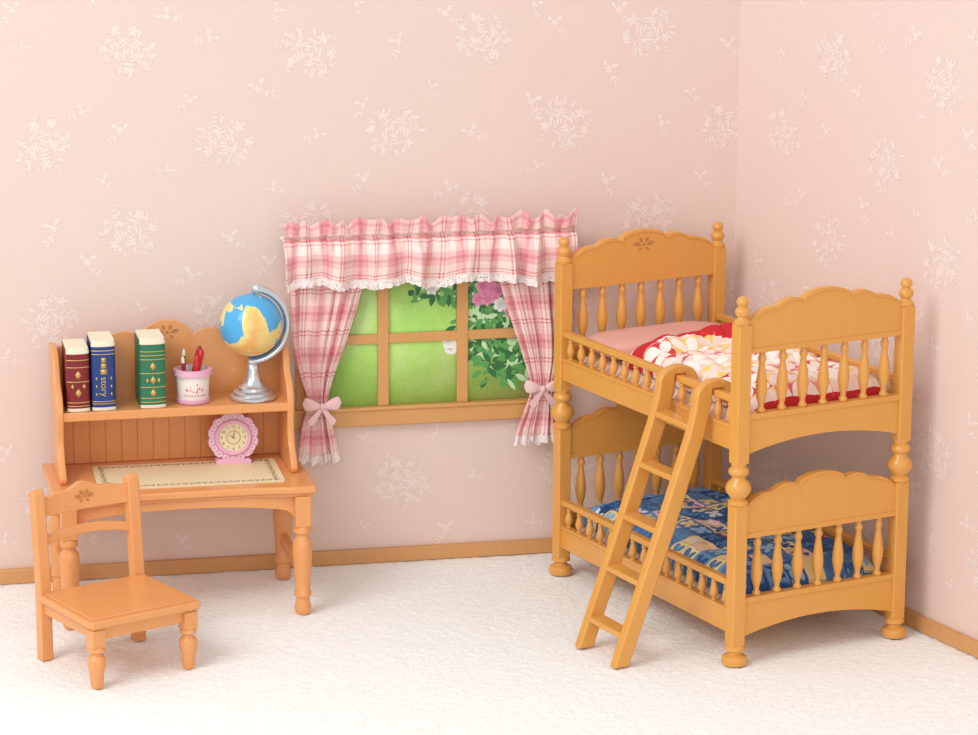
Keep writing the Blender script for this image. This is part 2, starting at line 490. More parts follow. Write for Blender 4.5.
# ------------------------------------------------------------------ curtains
def gather(n, seed):
    r = random.Random(seed); ph = [r.uniform(0, 6.28) for _ in range(5)]
    def g(u): return sin(u*n*2*pi+ph[0]+1.9*sin(u*7+ph[1])+1.1*sin(u*17+ph[4]))*.75+.3*sin(u*n*3.1*pi+ph[2]+sin(u*9))
    return g
VX0, VX1 = -2.128, -.792
val = empty('curtain_valance', wallpt((VX0+VX1)/2, .145, 1.63), AB)
tag(val, 'pink plaid gathered valance with white lace edge above the window', 'curtain valance')
W2 = (VX1-VX0)/2
g1 = gather(8, 2); g2 = gather(20, 5)
def vfn(u, v):
    z = -v*.274; x = -W2+2*W2*u
    pinch = math.exp(-((v-.29)/.045)**2)
    lowv = max(0, (v-.29)/.71)
    amp = .004+.036*lowv**.7
    hd = max(0, 1-v/.29)
    near = math.exp(-((v-.29)/.16)**2)
    y = amp*g1(u)+(.003+.014*near)*g2(u)*(1-.7*pinch)+.038*pinch-.022*math.sin(pi*min(1, lowv*1.05+.05))-.014*hd**.5*(hd > 0)
    x += .010*sin(u*47)*hd+.018*lowv*g1(u+.13)
    z += .014*g2(u*.7)*hd+.012*hd*g1(u*.9)+.018*lowv*g1(u*.5+.2)
    return (x, y, z)
b = MB(); b.grid(vfn, 480, 60, uvf=lambda u, v: (u*1.9, v*.38)); b.build('valance_cloth', M_PLAID, val, smooth=None, recalc=False, solid=.004)
def lfn(u, v):
    x, y, z = vfn(u, .985); sc = abs(sin(u*pi*52))**.6
    return (x+.002*sin(v*9+u*90), y-.004-.004*v+.004*sin(u*2*pi*52)*v, z-v*(.032+.007*sc))
b = MB(); b.grid(lfn, 480, 8, uvf=lambda u, v: (u*130, v*4.0)); b.build('lace_trim', M_LACE, val, smooth=None, recalc=False)
b = MB(); b.tube([(-W2-.005, .058, -.080), (W2+.005, .058, -.080)], .010, 12); b.build('curtain_rod', M_WHITE, val)

def interp(tab, z):
    for (z0, a0, b0), (z1, a1, b1) in zip(tab, tab[1:]):
        if z0 >= z >= z1:
            t = (z0-z)/(z0-z1)
            return a0+(a1-a0)*t, b0+(b1-b0)*t
    return (tab[-1][1], tab[-1][2]) if z < tab[-1][0] else (tab[0][1], tab[0][2])
def curtain(tab, tie_z, seed, label, bowx):
    c0 = (tab[0][1]+tab[0][2])/2; zt = tab[0][0]; zb = tab[-1][0]
    e = empty('window_curtain', wallpt(c0, .075, zt), AB); tag(e, label, 'curtain')
    g = gather(3.8, seed); gg = gather(8, seed+3)
    def fn(u, v):
        z = zt+(zb-zt)*v
        a = bb = 0
        for k in (-2, -1, 0, 1, 2):
            p, q = interp(tab, z+k*.022); a += p/5; bb += q/5
        pin = math.exp(-((z-tie_z)/.07)**2)
        x = a+(bb-a)*u+.008*g(u+.2)*(1-pin)
        y = .017*(1-.45*pin)*g(u)+.006*gg(u)-.004-.018*pin
        return (x-c0, y, z-zt+.010*g(u*.8+.4)*(v > .9)*(v-.9)*10)
    b = MB(); b.grid(fn, 160, 80, uvf=lambda u, v: (u*.60+.02, v*1.0)); b.build('curtain_cloth', M_PLAID, e, smooth=None, recalc=False, solid=.004)
    def lf(u, v):
        x, y, z = fn(u, .99); sc = abs(sin(u*pi*11))**.6
        return (x+(u-.5)*.02*v, y-.004, z-v*(.036+.010*sc))
    b = MB(); b.grid(lf, 160, 6, uvf=lambda u, v: (u*22, v*4)); b.build('lace_trim', M_LACE, e, smooth=None, recalc=False)
    b = MB(); bx = bowx-c0; bz = tie_z-zt; by = -.07
    a0, b0 = interp(tab, tie_z)
    b.tube([(a0-c0-.006, .0, bz), (a0-c0+.008, -.04, bz-.004), ((a0+b0)/2-c0, -.062, bz-.006), (b0-c0-.008, -.04, bz), (b0-c0+.006, 0, bz)], .012, 8, flat=.5, up=Vector((0, 0, 1)))
    for s in (-1, 1):
        n = 28; vs = []; fs = []; m_ = 10
        for j in range(m_+1):
            for i in range(n):
                a = 2*pi*i/n; t = j/m_
                L_ = .088*t; hgt = (.007+.026*sin(pi*min(1, t*.62))**1.2)*(1 if t < .85 else sqrt(max(0, 1-((t-.85)/.15)**2)))
                dp = .012*sin(pi*min(t*.9+.1, 1))+.003
                vs.append((bx+s*L_, by+dp*cos(a)*.9, bz+.016*t+hgt*sin(a)+.004*sin(a*3)*t))
        for j in range(m_):
            for i in range(n): fs.append((j*n+i, j*n+(i+1) % n, (j+1)*n+(i+1) % n, (j+1)*n+i))
        fs.append(tuple(range(n))); fs.append(tuple(m_*n+i for i in range(n)))
        b.add(vs, fs)
        b.prism([(bx+s*.005, bz), (bx+s*.028, bz-.025), (bx+s*.066, bz-.066), (bx+s*.052, bz-.088), (bx+s*.038, bz-.084), (bx+s*.012, bz-.042), (bx-s*.004, bz-.01)], 'y', by-.004, by+.002)
    b.ball((bx, by-.008, bz), (.014, .014, .017))
    b.build('tieback_bow', M_SATIN, e, smooth=60)
    return e
curtain([(1.42, -2.09, -1.74), (1.25, -2.09, -1.78), (1.05, -2.085, -1.845), (.92, -2.055, -1.895), (.79, -2.01, -1.935), (.69, -2.045, -1.91), (.58, -2.065, -1.885), (.54, -2.07, -1.88)], .785, 4,
        'pink plaid curtain tied with pink bow beside the desk', -1.962)
curtain([(1.42, -1.16, -.80), (1.25, -1.115, -.805), (1.05, -1.05, -.81), (.93, -1.01, -.83), (.82, -.98, -.87), (.72, -1.005, -.85), (.62, -1.045, -.835), (.58, -1.06, -.83)], .82, 9,
        'pink plaid curtain tied with pink bow beside the bunk bed', -.94)

# ------------------------------------------------------------------ bunk bed
BA = radians(27.5); BX, BY = 1.262, .078; BW, BL = .808, 1.443; OFF = .78
bed = empty('bunk_bed', (BX, BY, 0), BA)
tag(bed, 'honey wood toy bunk bed with turned posts and scalloped boards', 'bunk bed')
def crest(t):
    a = abs(t)
    if a < .28: return .80+.20*(1-(a/.28)**2)
    if a < .64: return .52+.20*(1-((a-.46)/.18)**2)+.08*(1-(a-.28)/.36)
    return .02+.48*(1-(a-.64)/.36)**.9+.16*(1-((a-.82)/.18)**2)
b = MB(); h = .031
b.lathe([(.03, 0), (.05, .006), (.056, .022), (.05, .04), (.03, .05), (.028, .06), (.042, .068), (.042, .08), (.034, .088)], seg=24)
def sqs(z0, z1):
    b.prism([(-h+.004, -h), (h-.004, -h), (h, -h+.004), (h, h-.004), (h-.004, h), (-h+.004, h), (-h, h-.004), (-h, -h+.004)], 'z', z0, z1)
sqs(.088, .69)
b.lathe([(.03, .685), (.042, .695), (.042, .708), (.03, .716), (.036, .725), (.052, .748), (.054, .765), (.046, .785), (.03, .80), (.028, .812), (.04, .82), (.044, .832), (.04, .844), (.03, .852), (.034, .868), (.03, .875)], seg=24)
sqs(.868, 1.445)
b.lathe([(.028, 1.44), (.035, 1.45), (.035, 1.459), (.024, 1.467), (.020, 1.476), (.028, 1.486), (.032, 1.498), (.028, 1.51), (.018, 1.518), (.018, 1.523), (.024, 1.53), (.026, 1.54), (.022, 1.553), (.011, 1.561), (.001, 1.563)], seg=24)
post = b.build('bed_post', M_BED, bed, smooth=40)
for x, y in ((BW, 0), (0, BL), (BW, BL)): inst(post, (x, y, 0), bed)
def balu(H, R):
    prof = [(.6, 0), (.75, .02), (.75, .06), (.45, .09), (.5, .14), (.8, .24), (1, .36), (.95, .48), (.75, .62), (.55, .74), (.48, .80), (.7, .84), (.7, .89), (.5, .92), (.6, 1.0)]
    return MB().lathe([(r*R, z*H) for r, z in prof], seg=14)
def carving(b, cx, cz, y0, y1, k=1.0):  # solid sprig inlay; the cutouts' shade is only in its colour
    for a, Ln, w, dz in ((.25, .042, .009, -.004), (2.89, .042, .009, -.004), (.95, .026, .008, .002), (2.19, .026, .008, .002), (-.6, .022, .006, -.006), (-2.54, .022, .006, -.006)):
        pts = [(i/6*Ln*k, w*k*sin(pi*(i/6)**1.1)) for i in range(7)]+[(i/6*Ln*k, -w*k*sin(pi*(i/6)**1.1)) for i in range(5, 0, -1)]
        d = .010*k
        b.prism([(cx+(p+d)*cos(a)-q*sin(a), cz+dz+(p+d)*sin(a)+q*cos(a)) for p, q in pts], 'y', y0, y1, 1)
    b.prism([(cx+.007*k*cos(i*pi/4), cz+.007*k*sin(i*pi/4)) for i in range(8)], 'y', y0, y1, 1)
def board(name, y, z0):
    b = MB(); n = 72; x0, x1 = .024, BW-.024; t = .017
    top = []
    for i in range(n+1):
        tt = -1+2*i/n; top.append((x0+(x1-x0)*i/n, .672+.113*crest(tt)))
    b.prism([(x0, .555)]+[(x1, .555)]+top[::-1], 'y', -t, t)
    b.box(x0, x1, -t-.005, t+.005, .545, .565)
    for sgn in (-1, 1):
        b.tube([(p, sgn*(t+.001), q-.010) for p, q in top[2:-2]], .0035, 6)
    arc = [(x0+(x1-x0)*i/30, .118+.052*sin(pi*i/30)**.8) for i in range(31)]
    b.prism(arc+[(x1, .272), (x0, .272)], 'y', -t, t)
    b.box(x0, x1, -t-.006, t+.006, .268, .29)
    if z0 > .1 and y > 1: carving(b, BW/2, .715, -t-.0015, t+.0015, 1.1)
    return b.build(name, [M_BED, M_DARK], bed, loc=(0, y, z0), bevel=.003)
bmesh_long = balu(.262, .0245).mesh('baluster', [M_BED], 60)
for y in (0, BL):
    for z0 in (0, OFF):
        ob = board('headboard' if y else 'footboard', y, z0)
        for k in range(7):
            q = bpy.data.objects.new('baluster', bmesh_long); COL.objects.link(q); q.parent = ob
            q.location = (.024+(BW-.048)*(k+.75)/7.5, 0, .288)
bm_short = balu(.098, .019).mesh('rail_baluster', [M_BED], 60)
for x in (0, BW):
    for z0 in (0, OFF):
        b = MB(); b.box(-.015, .015, .024, BL-.024, .132, .235); b.box(-.019, .019, .024, BL-.024, .222, .238)
        b.box(-.017, .017, .024, BL-.024, .332, .36)
        ob = b.build('side_rail', M_BED, bed, loc=(x, 0, z0), bevel=.004)
        for k in range(15):
            q = bpy.data.objects.new('baluster', bm_short); COL.objects.link(q); q.parent = ob
            q.location = (0, .024+(BL-.048)*(k+.5)/15, .236)
for z0 in (0, OFF):
    b = MB(); b.box(.016, BW-.016, .018, BL-.018, .165, .185); b.build('bed_base', M_BED, bed, loc=(0, 0, z0), bevel=.003)

def bedworld(x, y, z):
    return (BX+x*cos(BA)-y*sin(BA), BY+x*sin(BA)+y*cos(BA), z)
def soft(name, x0, x1, y0, y1, z0, z1, mat, label, cat, p=5):
    cx, cy = (x0+x1)/2, (y0+y1)/2; b = MB(); hx, hy, hz = (x1-x0)/2, (y1-y0)/2, (z1-z0)/2
    n = 28; vs = []; prof = 16
    for i in range(prof+1):
        a = -pi/2+pi*i/prof; cr = abs(cos(a))**(2/p); cz = math.copysign(abs(sin(a))**(2/2.6), sin(a))
        for k in range(4*n):
            t = 2*pi*k/(4*n); c, s_ = cos(t), sin(t)
            ex = math.copysign(abs(c)**(2/p), c); ey = math.copysign(abs(s_)**(2/p), s_)
            X, Y = hx*ex*max(cr, .001), hy*ey*max(cr, .001)
            vs.append((X, Y, hz+hz*cz+.006*noise.noise((X*9, Y*9, z0))*(1 if cz > 0 else 0)))
    N = 4*n
    fs = [(i*N+k, i*N+(k+1) % N, (i+1)*N+(k+1) % N, (i+1)*N+k) for i in range(prof) for k in range(N)]
    fs += [tuple(range(N))[::-1], tuple(prof*N+k for k in range(N))]
    b.add(vs, fs)
    o = b.build(name, mat, loc=bedworld(cx, cy, z0), rot=(0, 0, BA), smooth=60); tag(o, label, cat); return o
soft('mattress', .026, BW-.026, .03, BL-.03, .186+OFF, .255+OFF, M_SHEET, 'pale thin mattress on the top bunk', 'mattress', 12)
soft('mattress', .026, BW-.026, .03, BL-.03, .186, .255, M_SHEET, 'pale thin mattress on the bottom bunk', 'mattress', 12)
soft('pillow', .05, BW-.05, 1.08, 1.40, .262+OFF, .36+OFF, M_PILLOW, 'soft coral pink pillow on the top bunk', 'pillow', 5)

def duvet(x0, x1, y0, y1, z, H, wr, mats, label, seed, redf=None, folds=(), k=1.5, puff=.010, pn=(5, 7)):
    cx, cy = (x0+x1)/2, (y0+y1)/2; hx, hy = (x1-x0)/2, (y1-y0)/2
    def e(t, p=6): return max(0, 1-abs(2*t-1)**p)**.5
    def fn(u, v):
        ed = e(u)*e(v, 10)
        X = -hx+2*hx*u; Y = -hy+2*hy*v
        w = noise.noise((X*3.2+seed, Y*3.2, 1))*wr+abs(noise.noise((X*5+seed, Y*4, 4)))*wr*.5+noise.noise((X*13, Y*13+seed, 4))*wr*.12
        w += puff*abs(sin(pi*pn[0]*(u+.04*sin(v*9))))**.6*abs(sin(pi*pn[1]*(v+.03*sin(u*8))))**.6
        f = 0
        for v0, sl, wd, am in folds:
            f += am*math.exp(-((v-v0-sl*(u-.5))/wd)**2)
        return (X, Y, H*ed+(w+f)*ed)
    b = MB()
    b.grid(fn, 110, 160, mif=redf, uvf=lambda u, v: (u*(x1-x0)*k, v*(y1-y0)*k+.1))
    b.grid(lambda u, v: (-hx+2*hx*u, -hy+2*hy*v, 0.0), 2, 2)
    o = b.build('duvet', mats, loc=bedworld(cx, cy, z), rot=(0, 0, BA), smooth=None); tag(o, label, 'duvet'); return o
def redmap(u, v):
    e1 = .83+.03*sin(u*5+.5)
    if v < .012: return 1
    if u < .72 and e1 < v < .95: return 1
    return 0
duvet(.092, BW-.034, .04, 1.085, .26+OFF, .110, .035, [M_Q1, M_RC], 'puffy red, white, pink and yellow patchwork duvet on top bunk', 3, redmap,
      [(.88, .06, .05, .035), (.79, .10, .02, -.022), (.45, -.3, .06, .018)], 1.35, .014, (6, 9))
duvet(.034, BW-.034, .038, 1.385, .26, .108, .022, [M_Q2, M_LB], 'blue patchwork duvet with yellow patches on the bottom bunk', 11,
      lambda u, v: 1 if v > .90+.02*sin(u*6) else 0, [(.9, .05, .015, -.014), (.6, .3, .05, .012)], 1.5, .012, (5, 9))

# ------------------------------------------------------------------ ladder
LX = -.44
lad = empty('ladder', bedworld(LX, .335, 0), BA)
tag(lad, 'honey wood ladder hooked over the top bunk rail', 'ladder')
def rel(x): return x-LX
def arcp(cx, cz, rx, rz, a0, a1, n):
    return [(cx+rx*cos(radians(a0+(a1-a0)*i/n)), cz+rz*sin(radians(a0+(a1-a0)*i/n))) for i in range(n+1)]
ol = [(-.478, .004), (-.275, .56), (-.137, .95), (-.107, 1.06)] + arcp(-.004, 1.112, .096, .070, 180, 0, 14) + [(.091, 1.10)] + arcp(.062, 1.092, .029, .022, 0, -180, 6) + \
     [(.028, 1.143), (-.024, 1.143), (-.026, 1.085), (-.064, .935), (-.203, .54), (-.406, .004)]
b = MB(); b.prism([(rel(p), q) for p, q in ol], 'y', -.023, .023)
st = b.build('ladder_rail', M_BED, lad, loc=(0, -.145, 0), bevel=.009, segs=3)
inst(st, (0, .145, 0), lad)
path = [(-.442, 0), (-.239, .56), (-.10, .95), (-.07, 1.08)]
def xat(z):
    for (x0, z0), (x1, z1) in zip(path, path[1:]):
        if z0 <= z <= z1: return x0+(x1-x0)*(z-z0)/(z1-z0)
for z in (.13, .345, .56, .775, .985):
    b = MB(); b.box(-.036, .036, -.126, .126, -.012, .012)
    b.build('ladder_rung', M_BED, lad, loc=(rel(xat(z)), 0, z), bevel=.004)

# ------------------------------------------------------------------ desk
DA = radians(12); DX, DY = -.488, .75; DW, DD = 1.13, .63; DZ = .583
desk = empty('writing_desk', (DX, DY, 0), DA)
tag(desk, 'light orange wooden writing desk with shelf hutch', 'desk')
def deskworld(x, y, z): return (DX+x*cos(DA)-y*sin(DA), DY+x*sin(DA)+y*cos(DA), z)
b = MB()
fr = []
for i in range(41):
    t = i/40; x = -DW+DW*t; y = .0+.022*(math.exp(-((t-.5)/.36)**8)); fr.append((x, y))
b.prism(fr+[(0, DD), (-DW, DD)], 'z', .55, DZ)
b.prism([(p*.985-.008, q+.012) for p, q in fr]+[(-.014, DD-.01), (-DW+.012, DD-.01)], 'z', .535, .552)
b.build('desktop', M_DESK, desk, bevel=.008, segs=3)
b = MB(); hh = .034
b.prism([(-hh, -hh), (hh, -hh), (hh, hh), (-hh, hh)], 'z', .40, .537)
b.lathe([(.027, 0), (.034, .01), (.038, .03), (.031, .06), (.029, .075), (.038, .083), (.038, .10), (.033, .108), (.036, .16), (.042, .25), (.045, .30), (.040, .335), (.028, .352), (.028, .362), (.039, .37), (.039, .388), (.032, .402)], seg=20)
lg = b.build('leg', M_DESK, desk, loc=(-.06, .04, 0), bevel=.003, smooth=45)
for p in ((-DW+.06, .04, 0), (-.06, DD-.06, 0), (-DW+.06, DD-.06, 0)): inst(lg, p, desk)
for x in (-.06, -DW+.06):
    MB().box(x-.016, x+.016, .07, DD-.07, .165, .22).build('side_stretcher', M_DESK, desk, bevel=.004)
    MB().box(x-.012, x+.012, .07, DD-.07, .47, .54).build('side_apron', M_DESK, desk, bevel=.004)
b = MB(); xa, xb = -DW+.085, -.085
b.prism([(xa, .54), (xa, .43)]+[(xa+(xb-xa)*i/24, .45+.05*sin(pi*i/24)**.5) for i in range(1, 24)]+[(xb, .43), (xb, .54)], 'y', .045, .065)
b.build('front_apron', M_DESK, desk, bevel=.003)
MB().box(xa, xb, DD-.07, DD-.05, .43, .54).build('back_apron', M_DESK, desk, bevel=.003)
HX0, HX1 = -1.085, -.045; HY = DD-.04
prof = [(HY+.03, DZ), (.235, DZ), (.222, .60), (.225, .625), (.245, .65), (.275, .675), (.298, .71), (.31, .75), (.31, .80), (.302, .84), (.302, .885), (.315, .93), (.34, .965), (.372, .985), (.398, 1.01), (.412, 1.045), (.43, 1.085), (.46, 1.115), (.50, 1.13), (.54, 1.135), (HY+.03, 1.135)]
b = MB(); b.prism(prof, 'x', HX1-.03, HX1)
sp = b.build('hutch_side_panel', M_DESK, desk, bevel=.007, segs=3)
inst(sp, (-(HX1-HX0)+.03, 0, 0), desk)
b = MB(); n = 80; x0, x1 = HX0+.024, HX1-.024
def dcrest(t):
    a = abs(t)
    if a < .22: return 1.172+.045*(1-(a/.22)**2)
    if a < .58: return 1.130+.037*(1-((a-.40)/.18)**2)+.012*(1-(a-.22)/.36)
    return 1.114+.02*(1-((a-.79)/.21)**2)
b.prism([(x0, DZ), (x1, DZ)]+[(x0+(x1-x0)*i/n, dcrest(-1+2*i/n)) for i in range(n, -1, -1)], 'y', HY, HY+.02)
npl = 14
for i in range(npl):
    xa = x0+(x1-x0)*i/npl; b.box(xa+.0015, xa+(x1-x0)/npl-.0015, HY-.004, HY+.002, DZ+.002, .862)
carving(b, (x0+x1)/2, 1.162, HY-.0015, HY+.002, 1.1)
b.build('hutch_back_panel', [M_DESK, M_DARK], desk, bevel=.002)
b = MB(); b.box(x0, x1, .318, HY, .862, .88); b.box(x0, x1, .31, .326, .845, .884); b.build('shelf', M_DESK, desk, bevel=.004)

# desk mat
b = MB(); mx0, mx1, my0, my1 = -.405, .405, -.2, .2
def rr(x0, x1, y0, y1, r, n=6):
    o = []
    for cx, cy, a0 in ((x1-r, y1-r, 0), (x0+r, y1-r, pi/2), (x0+r, y0+r, pi), (x1-r, y0+r, 3*pi/2)):
        for i in range(n+1):
            a = a0+pi/2*i/n; o.append((cx+r*cos(a), cy+r*sin(a)))
    return o
b.prism(rr(mx0, mx1, my0, my1, .02), 'z', 0, .004)
def dotrow(xa, ya, xb, yb):
    n = int(sqrt((xb-xa)**2+(yb-ya)**2)/.028)
    for i in range(n+1):
        t = i/max(n, 1); x, y = xa+(xb-xa)*t, ya+(yb-ya)*t; an = i*1.3
        for k in (0, 2.1, 4.2):
            Ln, w = .016, .0042
            pts = [(0, 0), (Ln*.5, w), (Ln, 0), (Ln*.5, -w)]
            b.add([(x+p*cos(an+k)-q*sin(an+k), y+p*sin(an+k)+q*cos(an+k), .0046) for p, q in pts], [(0, 3, 2, 1)], 1)
i_ = .036
dotrow(mx0+i_, my0+i_, mx1-i_, my0+i_); dotrow(mx0+i_, my1-i_, mx1-i_, my1-i_); dotrow(mx0+i_, my0+i_, mx0+i_, my1-i_); dotrow(mx1-i_, my0+i_, mx1-i_, my1-i_)
o = b.build('desk_mat', [M_MAT, M_BROWNP], loc=deskworld(-.520, .305, DZ+.0005), rot=(0, 0, DA-radians(1.5)), recalc=False)
tag(o, 'cream desk mat with dark floral border on the desk', 'desk mat')

# ------------------------------------------------------------------ clock
ck = empty('table_clock', deskworld(-.298, .45, DZ+.005), DA+radians(-3))
tag(ck, 'small round pink table clock with scalloped rim on the desk', 'clock')
CZ = .120; RX = Matrix.Translation((0, 0, CZ)) @ Matrix.Rotation(radians(90), 4, 'X')
b = MB(); n = 96
out = [((.104+.010*abs(sin(i*pi*12/n)))*cos(2*pi*i/n), CZ+(.104+.010*abs(sin(i*pi*12/n)))*sin(2*pi*i/n)) for i in range(n)]
b.prism(out, 'y', -.018, .022)
b.tube([(.073*cos(2*pi*i/40), -.022, CZ+.073*sin(2*pi*i/40)) for i in range(40)], .010, 10, closed=True)
b.prism([(-.075, 0), (-.080, .012), (-.066, .024), (-.045, .022), (0, .034), (.045, .022), (.066, .024), (.080, .012), (.075, 0)], 'y', -.026, .03)
b.build('clock_case', M_PINK, ck, smooth=50)
b = MB()
for i in range(18):
    a = 2*pi*(i+.5)/18; b.tube([(.097*cos(a)+.0105*cos(k*pi/4), -.020, CZ+.097*sin(a)+.0105*sin(k*pi/4)) for k in range(8)], .0034, 6, closed=True)
b.build('lace_rim', M_PINKL, ck, smooth=50)
b = MB(); b.lathe([(.066, .018), (.066, .0235)], seg=40, M=RX); b.build('clock_face', M_FACE, ck)
b = MB()
for i in range(1, 13):
    a = pi/2-i*pi/6; vs, fs = text_geo(str(i), .019)
    b.add([(x+.052*cos(a), -.0245, y+CZ+.052*sin(a)) for x, y, z in vs], fs)
b.build('numerals', M_BROWNP, ck, recalc=False, smooth=None)
b = MB()
for a, Ln, w in ((pi/2+pi/3*1.0, .026, .003), (pi/2-.15, .038, .0025)):
    b.prism([(-w*sin(a), CZ+w*cos(a)), (Ln*cos(a), CZ+Ln*sin(a)), (w*sin(a), CZ-w*cos(a))], 'y', -.027, -.0255)
b.ball((0, -.026, CZ), (.005, .003, .005), 10, 6)
b.build('clock_hands', M_GBR, ck)
b = MB(); b.tube([(.030*cos(2*pi*i/32), -.0238, CZ+.030*sin(2*pi*i/32)) for i in range(32)], .0022, 6, closed=True)
b.build('dial_ring', M_GOLD, ck)

# ------------------------------------------------------------------ books
SZ = .8815
def book(x, w, h, d, mat, label, style, y0=.335):
    e = empty('book', deskworld(x, y0, SZ), DA)
    tag(e, label, 'book', 'books on the desk shelf')
    t = .009; b = MB()
    sp = [(w/2*cos(pi+pi*i/12), .018*sin(pi+pi*i/12)+.018) for i in range(13)]
    inn = [((w/2-t)*cos(pi+pi*i/12), .012*sin(pi+pi*i/12)+.022) for i in range(12, -1, -1)]
    b.prism([(-w/2, d)]+sp+[(w/2, d), (w/2-t, d)]+inn+[(-w/2+t, d)], 'z', 0, h)
    b.build('book_cover', mat, e, smooth=40)
    b = MB()
    b.prism([(-w/2+.003, d-.006)]+[(p*.96, q+.001) for p, q in sp]+[(w/2-.003, d-.006)], 'z', h-.002, h+.012)
    b.prism([(p*1.01, q-.0008) for p, q in sp], 'z', h-.016, h+.001)
    b.box(-w/2+t, w/2-t, .024, d-.008, .006, h)
    b.prism([(p*1.01, q-.0008) for p, q in sp], 'z', .0, .016)
    b.build('pages', M_CREAM, e, bevel=.002)
    b = MB()
    def band(z, th): b.prism([((w/2+.001)*cos(pi+pi*i/12), .0185*sin(pi+pi*i/12)+.017) for i in range(13)], 'z', z, z+th)
    def plate(cx, cz, pts): b.prism([(cx+p, cz+q) for p, q in pts], 'y', -.003, .003)
    dia = [(.0, .02), (.014, 0), (0, -.02), (-.014, 0)]
    if style == 'title':
        band(.03, .003); band(h-.035, .004); band(h-.05, .003); band(.04, .003)
        vs, fs = text_geo('story', .042)
        b.add([(yy, -.0025, -xx+h*.36) for xx, yy, z in vs], fs)
        for k in (0, 1, 2): plate(0, h*.58+k*.026, [((.024-.004*k)*cos(j*pi/4)*(1 if j % 2 else .5), .012*sin(j*pi/4)) for j in range(8)])
        for s in (-1, 1):
            for k in range(3): plate(s*.032, h*.25+k*.035, [(p*.3, q*.4) for p, q in dia])
    else:
        for z in ((.03, .05, .165, .245, .285) if style == 'bands' else (.03, .05, .105, .175, .245, .265, .285)):
            band(z/.34*h, .0035)
        for z in (.105, .205) if style == 'bands' else (.078, .142, .212): plate(0, z/.34*h, dia)
        for s in (-1, 1): plate(s*.025, .142/.34*h, [(p*.5, q*.6) for p, q in dia])
    b.build('gilt_lettering', M_GOLD, e, recalc=False, smooth=None)
    return e
book(-.985, .100, .272, .2, M_RED, 'thick maroon book with gold spine bands on desk shelf', 'bands')
book(-.874, .104, .300, .2, M_BLUE, 'thick blue book with gold lettering on desk shelf', 'title')
book(-.660, .112, .300, .2, M_GREEN, 'thick green book with gold spine ornaments on desk shelf', 'many')

# ------------------------------------------------------------------ pencil cup
cup = empty('pencil_cup', deskworld(-.475, .43, SZ), DA); tag(cup, 'white and pink pencil cup on the desk shelf', 'pencil cup')
b = MB(); b.lathe([(.066, 0), (.068, .004), (.076, .14), (.076, .15), (.07, .15), (.062, .012), (.001, .012)], seg=32)
b.build('cup_body', M_WHITE, cup, smooth=40)
b = MB(); b.lathe([(.0768, .122), (.0865, .126), (.0865, .148), (.0768, .151), (.07, .151), (.07, .147), (.075, .125)], seg=32); b.build('cup_rim', M_PINK, cup, smooth=40)
b = MB(); b.lathe([(.068, .0), (.0725, .002), (.0735, .018), (.069, .02)], seg=32); b.build('cup_foot', M_PINK, cup, smooth=40)
b = MB()
def ongl(x, z, r=.0755): return (r*sin(x/r), -r*cos(x/r), z)
def patch(cx, cz, outl, mi=0): b.add([ongl(cx+p, cz+q, .0762-(.15-cz-q)*.055) for p, q in outl], [tuple(range(len(outl)))], mi)
for k in range(-6, 7): patch(k*.013, .112, [(.004*cos(i), .004*sin(i)) for i in range(6)])
patch(0, .072, [((.016+.008*abs(cos(i*pi/5*1.25)))*cos(i*pi/10), (.016+.008*abs(cos(i*pi/5*1.25)))*sin(i*pi/10)) for i in range(20)])
for s in (-1, 1):
    patch(s*.034, .066, [(.014*cos(i*pi/5)*(1 if i % 2 else .55), .009*sin(i*pi/5)*(1 if i % 2 else .55)) for i in range(10)])
for k in range(-4, 5): patch(k*.012, .040, [(-.0035, -.003), (.0035, -.003), (.0035, .003), (-.0035, .003)])
b.build('printed_label', M_PINKD, cup, recalc=False, smooth=None)
def pencil(x, y, tx, ty, Ln, mat, label, r=.008):
    d = Vector((tx, ty, 1)).normalized()
    e = empty('pencil', deskworld(-.475+x, .43+y, SZ+.018), DA); tag(e, label, 'pencil', 'pencils in the pencil cup')
    q = d.to_track_quat('Z', 'Y').to_matrix().to_4x4()
    b = MB(); b.lathe([(r*.8, 0), (r, .01), (r, Ln-.03)], seg=10, M=q); b.build('barrel', mat, e)
    b = MB(); b.lathe([(r, Ln-.03), (r*.9, Ln-.012), (r*.35, Ln-.002), (.0005, Ln)], seg=10, M=q); b.build('tip', mat if r > .012 else M_CREAM, e)
pencil(-.014, -.005, .26, .0, .225, M_PRED, 'red crayon leaning in the pencil cup', .014)
pencil(-.014, .030, .24, .03, .23, M_PDRED, 'dark red crayon leaning in the pencil cup', .0125)
pencil(.0, -.034, .08, -.02, .20, M_PRED, 'bright red crayon standing in the pencil cup', .0125)
pencil(-.038, .015, .02, .05, .215, M_PGREEN, 'olive green pencil standing in the pencil cup', .008)
pencil(-.036, -.015, -.04, .03, .19, M_PDRED, 'brownish red pencil standing in the pencil cup', .009)

